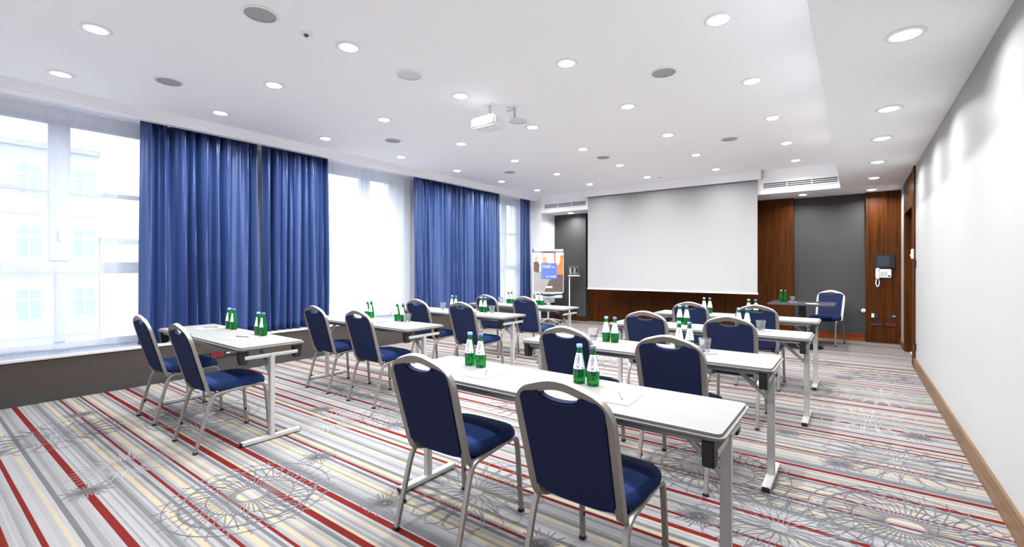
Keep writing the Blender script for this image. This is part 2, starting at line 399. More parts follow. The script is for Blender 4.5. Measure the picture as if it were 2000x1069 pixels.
# joints of the veneer boards under the screen
wb = bpy.data.objects['wall_back']
xs = [-5.36, -4.55, -3.72, -2.95, -2.15, -1.55, -.94]
for a, b in zip(xs[:-1], xs[1:]):
    box('veneer_panel', 'wood', a+.003, b-.003, YB-.042, YB-.03, .005, ZL-.005, wb)
# pier by the window corner
struct(MB().box(XW-.3, -6.2, YBH, YB+.3, 0, ZC+.12).build('wall_pier', 'white', smooth=False))

MBp = MB().box(-6.21, -6.19, YBH, 10.07, .115, .43).box(-6.21, -6.185, YBH, 10.07, 0, .115).build('trim_pier_dado', 'plinth', smooth=False); struct(MBp)
# left wall: dado, sill, window wall
W1 = (.50, 1.95); W2 = (4.06, 5.46); W3 = (8.42, 9.44)
struct(MB().box(XD-.08, XD, YR-.1, YBH, .115, .43).build('wall_left_dado', 'taupe', smooth=False))
struct(MB().box(XD-.09, XD+.006, YR-.1, YBH, 0, .115).build('baseboard_left', 'plinth', smooth=False))
sill = struct(MB().box(XW-.02, XD+.012, YR-.1, YBH, .425, .447).build('trim_window_sill', 'sill', bevel=.004))
box('sill_nosing', 'nosing', XD-.03, XD+.016, YR-.1, YBH, .423, .4505, sill, .004)
for i in range(34):
    y = .30+i*.045
    box('grille_slot', 'grille', -6.70, -6.665, y, y+.028, .4465, .4480, sill)
wl_ = MB()
edges = [YR-.1, W1[0], W1[1], W2[0], W2[1], W3[0], W3[1], YBH]
wl_.box(XW-.3, XW-.08, YR-.1, YBH, 2.93, ZC+.12); wl_.box(XW-.3, XW-.08, YR-.1, YBH, -.1, .45)
for a, b in ((YR-.1, W1[0]), (W1[1], W2[0]), (W2[1], W3[0]), (W3[1], YBH)): wl_.box(XW-.3, XW-.08, a, b, .45, 2.93)
struct(wl_.build('wall_left', 'white', smooth=False))
# stepped plaster cornice hiding the curtain tracks
prof = [(-6.42, 3.10), (-6.27, 3.10), (-6.27, 3.085), (-6.285, 3.08), (-6.285, 3.063), (-6.30, 3.058), (-6.30, 3.04), (-6.315, 3.035), (-6.315, 3.017), (-6.33, 3.01), (-6.33, 2.985), (-6.42, 2.985)]
cn = MB().prism(prof, lambda u, v_, t: (u, t, v_), YR, YBH).build('trim_cornice', 'cornice', smooth=False); struct(cn)
struct(MB().box(-7.1, -6.42, YR, YBH, 3.05, 3.10).build('trim_curtain_recess', 'cornice', smooth=False))
def window(name, y0, y1, mu, ml):
    """casement window: frame, mullion (mu wide in the casement part, ml in the lower light), panes"""
    x0, x1 = XW-.08, XW-.02
    zm = 1.33
    c = mu[2] if len(mu) > 2 else (mu[0]+mu[1])/2
    fr = MB()
    fr.box(x0, x1, y0, y0+.06, .45, 2.93).box(x0, x1, y1-.06, y1, .45, 2.93).box(x0, x1, y0, y1, 2.88, 2.93).box(x0, x1, y0, y1, .45, .52)
    o = fr.build(name, 'pvc', bevel=.006); struct(o)
    MB().box(x0-.002, x1+.012, y0+.06, y1-.06, 1.265, 1.395).build('transom', 'pvc', o, .006)
    MB().box(x0-.002, x1+.014, mu[0], mu[1], 1.395, 2.88).build('mullion', 'pvc', o, .01)
    MB().box(x0-.002, x1+.014, ml[0], ml[1], .52, 1.265).build('mullion', 'pvc', o, .006)
    for a, b in ((y0+.06, mu[0]), (mu[1], y1-.06)):
        MB().box(x0, x1+.004, a, b, 2.14, 2.19).build('glazing_bar', 'pvc', o, .004)
        for z0, z1 in ((1.395, 2.14), (2.19, 2.88)):
            MB().box(x0+.02, x0+.026, a, b, z0, z1).build('pane', 'pane', o, smooth=False)
    for a, b in ((y0+.06, ml[0]), (ml[1], y1-.06)):
        MB().box(x0+.02, x0+.026, a, b, .52, 1.265).build('pane', 'pane', o, smooth=False)
    MB().box(x1+.014, x1+.03, (mu[0]+mu[1])/2-.012, (mu[0]+mu[1])/2+.012, 1.62, 1.74).build('window_handle', 'pvc', o, .004)
    return o
window('window_1', W1[0], W1[1], (.915, 1.09), (.965, 1.05))
window('window_2', W2[0], W2[1], (4.76, 4.97), (4.80, 4.92))
window('window_3', W3[0], W3[1], (8.78, 8.95), (8.82, 8.91))

# ------------------------------------------------------------------ curtains
def drape(y0, y1, x, z0, z1, folds, amp, seed, hem=0, rows=26, flare=0.0, cusp=0):
    rnd = random.Random(seed)
    ph = [rnd.uniform(0, 6.28) for _ in range(8)]; nc = int(folds*18)
    aw = [rnd.uniform(.6, 1.25) for _ in range(int(folds)+3)]
    def fn(u, v):
        z = z0+(z1-z0)*v
        uu = u+.022*math.sin(ph[0]+u*9)+.014*math.sin(ph[1]+u*23)
        k = uu*folds
        i = int(max(0, k)); fr = k-i; A = amp*(aw[min(i, len(aw)-1)]*(1-fr)+aw[min(i+1, len(aw)-1)]*fr)
        s = 1-2*abs(math.cos(PI*k+.35*math.sin(ph[2]+v*2.3+u*7)))**cusp if cusp else math.sin(2*PI*k+.5*math.sin(ph[2]+v*2.3+u*7))
        dx = A*(1-.3*v)*s+.22*A*math.sin(4*PI*k+ph[3]+v*1.5)*(.3+.7*v)+.12*A*math.sin(7*PI*k+ph[7])*v
        yy = y0+(y1-y0)*u+.010*math.sin(2*PI*k*1.0+ph[4])*(1-v)+flare*(1-v)*(u-.5)
        zz = z
        if v < .01 and hem: zz = z0+hem*(math.sin(u*9+ph[5])+.6*math.sin(u*23+ph[6]))
        return (x+dx, yy, zz)
    return MB().grid(fn, nc, rows)
def curtain(label, y0, y1, folds, amp, seed, x=-6.50):
    t = thing('curtain', label, 'curtain', (0, 0, 0), 0, 'long blue curtains on the window wall')
    o = drape(y0, y1, x, .452, 3.02, folds, amp, seed, flare=.02, cusp=1.3).build('drape', 'curtain', t, recalc=False)
    sm = o.modifiers.new('thick', 'SOLIDIFY'); sm.thickness = .004
    MB().tube([(x, y0+.01, 3.04), (x, y1-.01, 3.04)], .008, 8).build('curtain_rail', 'pvc', t)
    for i in range(int(folds)):
        yy = y0+.03+(y1-y0-.06)*(i+.5)/int(folds)
        MB().box(x-.006, x+.006, yy-.004, yy+.004, 3.01, 3.04).build('curtain_hook', 'pvc', t)
    return t
curtain('long blue curtain left of the dark gap, beside the nearest window', 1.61, 2.86, 8.6, .08, 3)
curtain('blue curtain right of the dark gap, ending left of the middle window', 2.96, 3.89, 8.4, .068, 11)
curtain('blue curtain just right of the middle window', 5.70, 6.80, 8, .07, 5)
curtain('blue curtain left of the farthest window, second panel of its pair', 6.85, 8.22, 9, .07, 21)
curtain('narrow blue curtain in the far corner behind the flip chart', 9.02, 9.42, 4, .055, 8)
def sheer(label, y0, y1, folds, seed, m='sheer'):
    o = drape(y0, y1, -6.74, .475, 3.03, folds, .022, seed, hem=.014, rows=18).build('sheer_curtain', m, recalc=False)
    return tag(o, label, 'curtain', 'white sheer curtains')
sheer('white translucent sheer curtain over the nearest window', -.25, 1.84, 9, 2, 'sheerthin')
sheer('white translucent sheer curtain over the middle window', 3.84, 5.74, 16, 4)
sheer('white translucent sheer curtain over the farthest window', 8.15, 9.28, 14, 6)

# ------------------------------------------------------------------ outside
b1 = thing('building', 'pale grey building across the street seen through the nearest window', 'building', (-30, 0, 0))
MB().box(-8, 0, -16, 5.78, -9, 6.8).build('facade', 'facade', b1, smooth=False)
MB().box(-8.2, .25, -16.2, 5.79, 6.8, 7.05).build('roof', 'roof', b1, smooth=False)
for z in (-4.6, -1.8, 1.05, 3.85): MB().box(0, .08, -16, 5.78, z-.06, z+.06).build('string_course', 'facade2', b1, smooth=False)
for r, z in enumerate((-3.2, -.35, 2.5, 5.35)):
    for k in range(9):
        y = 3.37-1.86*7+1.86*k
        wnd = MB().box(0, .06, y-.46, y+.46, z-.75, z+.75).build('window', 'facade2', b1, smooth=False)
        for sx in (-1, 1):
            for z0, z1 in ((z-.67, z+.2), (z+.27, z+.67)): MB().box(.06, .065, y+(-.40 if sx < 0 else .03), y+(-.03 if sx < 0 else .40), z0, z1).build('pane', 'fglass', wnd, smooth=False)
b2 = thing('building', 'low white building further down the street', 'building', (-30, 0, 0))
MB().box(-8, 0, 5.8, 60, -9, 2.6).build('facade', 'facade2', b2, smooth=False)
MB().box(-8.2, .2, 5.8, 60, 2.6, 2.8).build('roof', 'roof', b2, smooth=False)
for r, z in enumerate((-3.2, -.5)):
    for k in range(14):
        y = 9+3.2*k
        wnd = MB().box(0, .06, y-.5, y+.5, z-.75, z+.75).build('window', 'facade2', b2, smooth=False)
        MB().box(.06, .065, y-.42, y+.42, z-.67, z+.67).build('pane', 'fglass', wnd, smooth=False)
struct(MB().box(-30, -7.3, -20, 60, -9.2, -9).build('ground', 'street', smooth=False))

# ------------------------------------------------------------------ ceiling fittings
def make_lamp():
    t = thing('ceiling_downlight', '', 'ceiling light', (0, 0, 0))
    MB().lathe([(.060, -.001), (.095, -.001), (.097, -.004), (.092, -.008), (.066, -.009), (.060, -.005)], 28, cap=False).build('trim_ring', 'white', t)
    MB().lathe([(.0005, -.020), (.03, -.0175), (.05, -.011), (.062, -.0035), (.062, -.0015), (.0005, -.0015)], 16).build('lens', 'glow', t)
    return t
lamp_me = None
def lamp(x, y, z, label, group, power):
    global lamp_me
    if lamp_me is None: lamp_me = make_lamp(); t = lamp_me; t.location = (x, y, z); t['label'] = label; t['group'] = group
    else: t = dup(lamp_me, (x, y, z), 0, label, group)
    ld = bpy.data.lights.new('downlight_beam', 'AREA'); ld.shape = 'DISK'; ld.size = .11; ld.energy = power; ld.color = (.95, .97, 1); ld.spread = math.radians(155)
    lo = bpy.data.objects.new('downlight_beam', ld); COL.objects.link(lo); lo.location = (x, y, z-.022)
    return t
ordn = ['first', 'second', 'third', 'fourth', 'fifth', 'sixth', 'seventh', 'eighth']
rows = [(-5.79, 'row nearest the windows', [.85, 2.16, 3.45, 4.75, 6.04, 7.35, 8.66]),
        (-4.49, 'second row from the windows', [.845, 2.14, 3.43, 4.765, 6.05, 7.385, 8.71]),
        (-3.24, 'middle row', [.83, 2.13, 3.43, 4.74, 6.075, 7.405, 8.70]),
        (-1.99, 'row right of the projector', [.83, 2.12, 3.43, 4.757, 6.1, 7.44, 8.745]),
        (-.775, 'row by the lowered border', [.83, 2.13, 3.475, 4.815, 6.147, 7.507, 8.815])]
for x, nm, ys in rows:
    for i, y in enumerate(ys):
        lamp(x, y, ZC, 'round main ceiling downlight, %s from the screen end in the %s' % (ordn[len(ys)-1-i], nm), 'downlights in the main ceiling', LAMP_W*(.35 if y > 8.5 else .62 if y < 1 else 1))
for i, (x, y) in enumerate([(.225, 1.9), (.232, 3.44), (.232, 4.97), (.225, 6.06), (.232, 7.38), (.232, 8.66), (.235, 9.95)]):
    lamp(x, y, ZL, 'round downlight in the lowered ceiling along the right wall, %s from the far end' % ordn[6-i], 'downlights in the lowered ceiling', LAMP_W*(.40 if y < 9 else .5))
lamp(-.76, 9.88, ZL, 'downlight under the bulkhead above the grey wall field right of the screen', 'downlights under the bulkhead', LAMP_W*.42)
lamp(-5.56, 9.80, ZL, 'downlight under the bulkhead above the grey corner left of the screen', 'downlights under the bulkhead', LAMP_W*.42)
def speaker(x, y, dark, label):
    t = thing('ceiling_speaker', label, 'speaker', (x, y, ZC), 0, 'round ceiling speakers')
    MB().lathe([(.098, -.001), (.118, -.001), (.120, -.004), (.114, -.008), (.100, -.008)], 32, cap=False).build('rim', 'white', t)
    MB().lathe([(.001, -.006), (.06, -.0055), (.101, -.004), (.101, -.001), (.001, -.001)], 32, cap=True).build('speaker_grille', 'spk' if dark else 'spkl', t)
for x, y, d, lb in [(-3.31, 1.485, 1, 'round grey ceiling speaker nearest the camera, beside the sprinkler'), (-5.20, 1.50, 1, 'round grey ceiling speaker nearest the windows and the blue curtain'),
                    (-5.13, 4.07, 1, 'round grey ceiling speaker above the left desks, second along the windows'), (-1.38, 4.12, 1, 'round grey ceiling speaker right of the projector'),
                    (-1.375, 6.80, 1, 'round grey ceiling speaker farther right, towards the screen'), (-3.22, 6.72, 1, 'round grey ceiling speaker mid ceiling beyond the projector'),
                    (-5.11, 6.72, 1, 'round grey ceiling speaker farthest along the windows'), (-3.265, 2.775, 0, 'pale round flush disc in front of the projector'),
                    (-3.24, 4.44, 0, 'pale round flush disc just behind the projector')]: speaker(x, y, d, lb)
t = thing('sprinkler', 'small white ceiling sprinkler with dark centre near the front speaker', 'sprinkler', (-3.305, 1.815, ZC))
MB().lathe([(.012, 0), (.05, 0), (.052, -.006), (.034, -.012), (.012, -.012)], 24, cap=False).build('rosette', 'white', t)
MB().lathe([(.004, -.004), (.016, -.006), (.018, -.02), (.006, -.03)], 14).build('sprinkler_head', 'pen', t)
t = thing('smoke_detector', 'small round smoke detector above the projection screen', 'smoke detector', (-3.03, 8.80, ZC))
MB().lathe([(.06, 0), (.06, -.012), (.045, -.03), (.03, -.045), (.004, -.048)], 24).build('housing', 'white', t)
MB().lathe([(.046, -.024), (.0475, -.028), (.044, -.032)], 24, cap=False).build('sensing_slot', 'slot', t)
t = thing('smoke_detector', 'tiny white detector in front of the screen, left of the smoke detector', 'smoke detector', (-3.2, 7.98, ZC))
MB().lathe([(.03, 0), (.03, -.01), (.018, -.02), (.003, -.024)], 16).build('housing', 'white', t)
MB().lathe([(.019, -.016), (.0195, -.019), (.016, -.021)], 16, cap=False).build('sensing_slot', 'slot', t)
# linear air vents in the bulkhead face
def vent(label, x0, x1):
    t = thing('air_vent', label, 'air vent', (0, YBH, 0), 0, 'linear air vents in the bulkhead')
    MB().box(x0, x1, -.006, 0, 2.765, 2.885).build('backing', 'slot', t, smooth=False)
    for z0, z1 in ((2.755, 2.780), (2.800, 2.812), (2.832, 2.844), (2.864, 2.895)): MB().box(x0-.01, x1+.01, -.014, -.004, z0, z1).build('slat', 'cornice', t, .002)
    n_ = max(2, int((x1-x0)/.33))
    for i in range(n_+1):
        xx = x0+(x1-x0)*i/n_; MB().box(xx-.006, xx+.006, -.012, -.004, 2.765, 2.885).build('divider', 'cornice', t)
vent('slotted white air vent left of the projection screen', -6.10, -4.96)
vent('slotted white air vent right of the projection screen', -1.34, -.22)

# projector hung from ceiling
t = thing('projector', 'white ceiling projector hanging on a short mount', 'projector', (-3.165, 3.80, ZC), .0)
MB().box(-.07, .07, -.05, .05, -.012, 0).build('mount_plate', 'white', t, .003)
MB().tube([(0, 0, -.01), (0, 0, -.135)], .016, 12).build('mount_pole', 'silver', t)
MB().tube(fillet([(-.04, .02, -.01), (-.045, .03, -.09), (-.10, .05, -.135), (-.14, .05, -.14)], .04), .008, 8).build('cable', 'white', t)
for a in (.8, 2.4, 4.0, 5.5): MB().tube([(0, 0, -.13), (.10*math.cos(a), .085*math.sin(a), -.155)], .007, 6).build('mount_arm', 'silver', t)
body = MB().box(-.165, .165, -.125, .125, -.265, -.155).build('body', 'white', t, .022, 3)
MB().lathe([(.001, 0), (.035, 0), (.036, .012), (.030, .016), (.028, .006), (.001, .006)], 20).build('lens_ring', 'silver', t).matrix_local = Matrix.Translation((.05, .123, -.21)) @ Matrix.Rotation(-PI/2, 4, 'X')
MB().lathe([(.001, .007), (.027, .007), (.020, .012), (.001, .013)], 18).build('lens', 'lens', t).matrix_local = Matrix.Translation((.05, .123, -.21)) @ Matrix.Rotation(-PI/2, 4, 'X')
for i in range(4): MB().box(-.13+i*.03, -.115+i*.03, -.1275, -.124, -.225, -.205).build('port', 'slot', t)
for i in range(6): MB().box(.1645, .167, -.08+i*.025, -.07+i*.025, -.24, -.18).build('air_slot', 'spkl', t)
t = thing('ceiling_bracket', 'small white angled bracket on the ceiling beside the projector', 'bracket', (-3.02, 4.0, ZC), .5)
MB().box(-.05, .05, -.03, .03, -.01, 0).build('base_plate', 'white', t, .002)
MB().box(.03, .05, -.03, .03, -.12, -.01).build('arm', 'silver', t, .003)
MB().tube([(-.045, 0, -.05), (.03, 0, -.03)], .006, 8).build('strut', 'silver', t)

# ------------------------------------------------------------------ projection screen
t = thing('projection_screen', 'large white roll-down projection screen on the far wall', 'projection screen', (0, 9.40, 0))
MB().box(-4.95, -1.355, -.10, .05, 2.935, ZC).build('casing', 'cornice', t, .006)
MB().box(-1.352, -1.335, -.09, .045, 2.96, 3.09).build('casing_end_cap', 'silver', t, .003)
MB().box(-4.89, -1.425, -.004, .0, .86, 2.945).build('screen_cloth', 'screen', t, smooth=False)
MB().box(-4.90, -1.412, -.016, .012, .832, .862).build('bottom_bar', 'white', t, .006)
MB().box(-4.89, -1.425, -.03, .02, 2.930, 2.9345).build('casing_slot', 'slot', t, smooth=False)

# ------------------------------------------------------------------ furniture: chair
LEANY, LEANZ = -.145, .515
def lean(u, w_, t_):
    # point on the leaning back plane: w_ 0..1 from z .40 to .915
    nx = Vector((0, LEANZ, -LEANY)).normalized()
    return Vector((u, -.165+LEANY*w_, .40+LEANZ*w_))+nx*t_
def make_chair():
    t = thing('banquet_chair', '', 'chair', (0, 0, 0))
    lp = rrect(.026, .022, .006, 2)
    for s in (-1, 1):
        x = s*.207; xi = s*.200
        fl = fillet([(x, .258, .012), (xi, .232, .365), (xi, .215, .418), (xi, .12, .421)], [.05, .05], 5)
        lg = MB().sweep(fl, lp).build('leg', 'frame', t)
        MB().box(x-.015, x+.015, .245, .271, 0, .016).build('foot_cap', 'black', lg, .002)
        MB().box(x-s*.013-.004, x-s*.013+.004, .240, .254, .12, .14).build('bumper', 'black', lg, .001)
        MB().sweep([(xi, .12, .421), (xi, -.06, .405)], lp).build('side_rail', 'frame', t)
        rl = fillet([(xi, -.06, .405), (xi, -.135, .396), (s*.203, -.165, .345), (x, -.258, .012)], [.05, .06], 5)
        lg = MB().sweep(rl, lp).build('leg', 'frame', t)
        MB().box(x-.015, x+.015, -.272, -.246, 0, .016).build('foot_cap', 'black', lg, .002)
        MB().box(x-s*.013-.004, x-s*.013+.004, -.224, -.208, .12, .14).build('bumper', 'black', lg, .001)
    # hoop with ribbed tube
    H3 = [(-.135, -.035, .398), (-.175, -.105, .382), tuple(lean(-.186, .0, 0)), tuple(lean(-.196, .88, 0)), tuple(lean(0, 1.0, 0)), tuple(lean(.196, .88, 0)), tuple(lean(.186, .0, 0)), (.175, -.105, .382), (.135, -.035, .398)]
    hp = fillet(H3, [.06, .07, .085, .07, .085, .07, .06], 7)
    rib = []
    for k in range(7): rib.append((-.019+.038*k/6, .0115 if k % 2 == 0 else .0095))
    rib += [(.0195, 0)]
    for k in range(7): rib.append((.019-.038*k/6, -.0115 if k % 2 == 0 else -.0095))
    rib += [(-.0195, 0)]
    MB().sweep(hp, rib, (0, 1, 0)).build('back_frame', 'frame', t)
    # back cushion with hand-hold scoop at the top
    out = [(-.176, .10), (-.12, .075), (-.06, .062), (0, .058), (.06, .062), (.12, .075), (.176, .10), (.186, .83)]
    for k in range(1, 6):
        a = PI/2*k/6; out.append((.146+.040*math.cos(a), .83+.075*math.sin(a)))
    out += [(.095, .922), (.082, .915)]
    for k in range(1, 8):
        a = PI*k/8; out.append((.082*math.cos(a), .915-.062*math.sin(a)**.7))
    out += [(-.082, .915), (-.095, .922)]
    for k in range(5, 0, -1):
        a = PI/2*k/6; out.append((-.146-.040*math.cos(a), .83+.075*math.sin(a)))
    out += [(-.186, .83)]
    MB().prism(out, lambda u, w_, q: lean(u, w_, q), -.014, .018).build('backrest', 'back', t, .006, 2, 50)
    # seat cushion: superellipse plan, domed top
    def seat(u, v):
        a = 2*PI*u; p_ = 4.2
        c, s_ = math.cos(a), math.sin(a); r = (abs(c)**p_+abs(s_)**p_)**(-1/p_)
        zs = [(0, .418), (.97, .418), (1.0, .428), (1.015, .445), (1.0, .466), (.95, .482), (.8, .492), (.45, .499), (0, .501)]
        k = v*(len(zs)-1); i = min(int(k+1e-6), len(zs)-2); fr = k-i
        q = zs[i][0]*(1-fr)+zs[i+1][0]*fr; z = zs[i][1]*(1-fr)+zs[i+1][1]*fr
        y = r*s_*q
        return (r*c*q*.212*(1+.05*y), .035+y*.218, z-.012*max(0, y)**3)
    MB().grid(seat, 36, 8).build('seat', 'seat', t)
    MB().tube([(-.2, -.105, .395), (.2, -.105, .395)], .010, 8, (0, 0, 1)).build('crossbar', 'chrome', t)
    MB().tube([(-.2, .15, .412), (.2, .15, .412)], .008, 8, (0, 0, 1)).build('crossbar', 'frame', t)
    return t
TAB = {}  # tables: key -> (cx, cy, half width)
CHAIRS = [('R1', -1.66, 1.762, .02, 'left seat at the front right table'),
          ('R1', -.865, 1.742, -.01, 'largest chair in view, right seat at the front right table'),
          ('R2', -1.62, 3.05, .02, 'left chair at the second right table, behind the front table bottles'),
          ('R2', -.90, 3.06, .0, 'right chair at the second right table, beside the glass on a napkin'),
          ('R3', -1.575, 4.46, .0, 'left chair at the third right table'),
          ('R3', -.845, 4.45, .0, 'right chair at the third right table'),
          ('R4', -1.56, 5.87, .0, 'left chair at the fourth right table, in front of the screen'),
          ('R4', -.86, 5.88, .0, 'right chair at the fourth right table, in front of the walnut wall'),
          ('L1', -4.925, 1.515, .0, 'left chair at the front left desk, nearest the big window'),
          ('L1', -3.955, 1.495, .0, 'right chair at the front left desk, beside its white leg'),
          ('L2', -4.64, 2.93, .0, 'left chair at the second desk by the windows'),
          ('L2', -3.83, 2.91, .0, 'right chair at the second desk by the windows'),
          ('L3', -4.52, 4.26, .0, 'left chair at the third desk by the windows'),
          ('L3', -3.73, 4.25, .0, 'right chair at the third desk by the windows'),
          ('L4', -4.42, 5.52, .0, 'left chair at the farthest desk by the windows'),
          ('L4', -3.72, 5.53, .0, 'right chair at the farthest desk by the windows')]
proto = None
for i, (k, x, y, rz, lb) in enumerate(CHAIRS):
    lb = 'blue banquet chair, '+lb
    if proto is None:
        proto = make_chair(); c = proto; c.location = (x, y, 0); c.rotation_euler = (0, 0, rz); c['label'] = lb; c['group'] = 'banquet chairs at the tables'
    else: c = dup(proto, (x, y, 0), rz, lb, 'banquet chairs at the tables')
dup(proto, (-.40, 9.68, 0), PI-.22, 'blue banquet chair facing the room behind the black pedestal table', 'banquet chair at the back table')

# ------------------------------------------------------------------ furniture: folding tables
def make_table(hw):
    t = thing('folding_table', '', 'table', (0, 0, 0))
    top = rrect(2*hw, .50, .035, 4)
    MB().prism(top, lambda u, v_, q: (u, v_, q), .710, .74).build('tabletop', 'table', t, .012, 4)
    MB().box(-hw+.05, hw-.05, -.225, -.205, .690, .712).box(-hw+.05, hw-.05, .205, .225, .690, .712).build('apron_rail', 'tedge', t, .003)
    for s in (-1, 1):
        xp = s*(hw-.045)
        MB().box(xp-.021, xp+.021, -.018, .018, .028, .665).build('leg', 'tleg', t, .004)
        MB().sweep([(xp, -.20, .655), (xp, .20, .655)], rrect(.030, .030, .008, 2)).build('crossbar', 'tleg', t)
        ft = MB().box(xp-.024, xp+.024, -.222, .222, .006, .034).build('foot', 'tleg', t, .004)
        for e in (-1, 1): MB().box(xp-.021, xp+.021, e*.2225-.004, e*.2225+.004, .009, .031).build('end_cap', 'black', ft, .002)
        for e in (-1, 1): MB().box(xp-.015, xp+.015, e*.19-.015, e*.19+.015, 0, .007).build('glide', 'black', ft)
        for e in (-1, 1):
            MB().prism([(-.036, .710), (.036, .710), (.032, .65), (.026, .608), (-.026, .608), (-.034, .65)], lambda u, v_, q: (xp-s*.012+q, e*.205+u, v_), -.022, .022).build('corner_bracket', 'black', t, .004)
        MB().sweep([(xp-s*.01, 0, .50), (xp-s*.235, 0, .705)], rrect(.030, .022, .004, 2), (0, 1, 0)).build('brace', 'tleg', t)
        MB().box(xp-s*.26-.04, xp-s*.26+.04, -.03, .03, .698, .712).build('brace_plate', 'black', t, .002)
        MB().tube([(xp-s*.03, -.03, .60), (xp-s*.10, -.03, .695)], .005, 6).build('latch_wire', 'chrome', t)
    return t
TABLES = [('R1', -1.275, 1.97, 'front one of the right column'),
          ('R2', -1.285, 3.275, 'second table of the right column'),
          ('R3', -1.20, 4.735, 'third table of the right column'),
          ('R4', -1.215, 6.13, 'fourth table of the right column, nearest the screen'),
          ('L1', -4.49, 1.71, 'front desk of the left column beside the blue curtains'),
          ('L2', -4.295, 3.10, 'second desk of the left column in front of the middle window'),
          ('L3', -4.21, 4.46, 'third desk of the left column'),
          ('L4', -4.20, 5.83, 'farthest desk of the left column near the flip chart')]
tp = None
for k, x, y, lb in TABLES:
    lb = 'grey folding table, '+lb
    if tp is None:
        tp = make_table(.91); c = tp; c.location = (x, y, 0); c['label'] = lb; c['group'] = 'folding tables'
    else: c = dup(tp, (x, y, 0), 0, lb, 'folding tables')
    TAB[k] = (x, y)

# ------------------------------------------------------------------ bottles
BP = [(.0002, 0), (.026, 0), (.030, .004), (.0315, .012), (.0325, .05), (.0320, .068), (.0295, .085), (.0225, .125), (.0160, .158), (.0135, .168), (.0130, .182), (.0145, .1835), (.0145, .187), (.012, .188), (.0002, .188)]
def brad(z):
    for (r0, z0), (r1, z1) in zip(BP[2:-4], BP[3:-3]):
        if z0 <= z <= z1: return r0+(r1-r0)*(z-z0)/max(1e-9, z1-z0)
    return .0135
def make_bottle(capm):
    t = thing('water_bottle', '', 'bottle', (0, 0, 0))
    MB().lathe(BP, 28).build('glass_body', 'bottle', t)
    MB().lathe([(.0003, .1995), (.0135, .1995), (.0150, .1975), (.0150, .184), (.0142, .183)], 22, cap=False).build('cap', capm, t)
    def lab(u, v):
        z = .076+.080*v; hwid = .042*(1-v)+.017*v    # half arc length
        r = brad(z)+.0006; a = -PI/2+(u-.5)*2*min(hwid/r, 2.0)
        return (r*math.cos(a), r*math.sin(a), z)
    lb = MB().grid(lab, 18, 10).build('label', 'label', t, recalc=False)
    def tx(x, y):
        z = .116+x; r = brad(z)+.0012; a = -PI/2+(-y-.001)/r
        return (r*math.cos(a), r*math.sin(a), z)
    text_obj('brand_print', 'KINGA', .0225, 'navyprint', lb, tx, .0004)
    for zz in (.082,):
        pts = []
        MB().grid(lambda u, v: ((brad(.080+.006*v)+.0012)*math.cos(-PI/2+.62+.16*u), (brad(.080+.006*v)+.0012)*math.sin(-PI/2+.62+.16*u), .080+.006*v), 3, 2).build('volume_print', 'navyprint', lb, recalc=False)
    MB().grid(lambda u, v: ((brad(.070+.006*v)+.0009)*math.cos(-PI/2+(u-.5)*1.6), (brad(.070+.006*v)+.0009)*math.sin(-PI/2+(u-.5)*1.6), .070+.006*v), 10, 1).build('label_band', 'navyprint', lb, recalc=False)
    return t
bp_ = {}
def bottle(x, y, capk, rz, label):
    if capk not in bp_:
        bp_[capk] = make_bottle('cap_'+capk); t = bp_[capk]; t.location = (x, y, .74); t.rotation_euler = (0, 0, rz); t['label'] = label; t['group'] = 'green water bottles'
    else: t = dup(bp_[capk], (x, y, .74), rz, label, 'green water bottles')
WH = {'R1': 'front right table', 'R2': 'second right table', 'R3': 'third right table', 'R4': 'fourth right table', 'L1': 'front left desk', 'L2': 'second left desk', 'L3': 'third left desk', 'L4': 'farthest left desk'}
PAIRS = [('R1', 'left', -1.870, 2.063, -1.780, 2.058, .25), ('R1', 'right', -1.130, 2.08, -1.050, 2.074, .25),
         ('R2', 'left', -1.590, 3.372, -1.515, 3.368, .25), ('R2', 'right', -1.022, 3.385, -.946, 3.375, .3),
         ('R3', 'left', -1.457, 4.85, -1.388, 4.85, .2), ('R3', 'right', -.897, 4.85, -.825, 4.85, .2),
         ('R4', 'left', -1.567, 6.25, -1.497, 6.25, .2), ('R4', 'right', -1.045, 6.25, -.967, 6.25, .2),
         ('L1', 'left', -4.848, 1.885, -4.740, 1.883, -.35), ('L1', 'right', -4.200, 1.868, -4.105, 1.866, -.35),
         ('L2', 'left', -4.61, 3.285, -4.53, 3.280, -.1), ('L2', 'right', -4.06, 3.28, -3.955, 3.275, -.1),
         ('L3', 'left', -4.505, 4.60, -4.43, 4.60, 0), ('L3', 'right', -3.968, 4.60, -3.898, 4.60, 0),
         ('L4', 'left', -4.57, 5.98, -4.503, 5.98, 0), ('L4', 'right', -3.99, 5.98, -3.914, 5.98, 0)]
for k, side, xa, ya, xb, yb, rz in PAIRS:
    bottle(xa, ya, 'a', rz, 'green glass water bottle, left one of the %s pair on the %s' % (side, WH[k]))
    bottle(xb, yb, 'b', rz+.15, 'green glass water bottle, right one of the %s pair on the %s' % (side, WH[k]))
bottle(-1.013, 9.10, 'a', PI, 'green glass water bottle, left one of the two on the black pedestal table')
bottle(-.952, 9.10, 'b', PI, 'green glass water bottle, right one of the two on the black pedestal table')

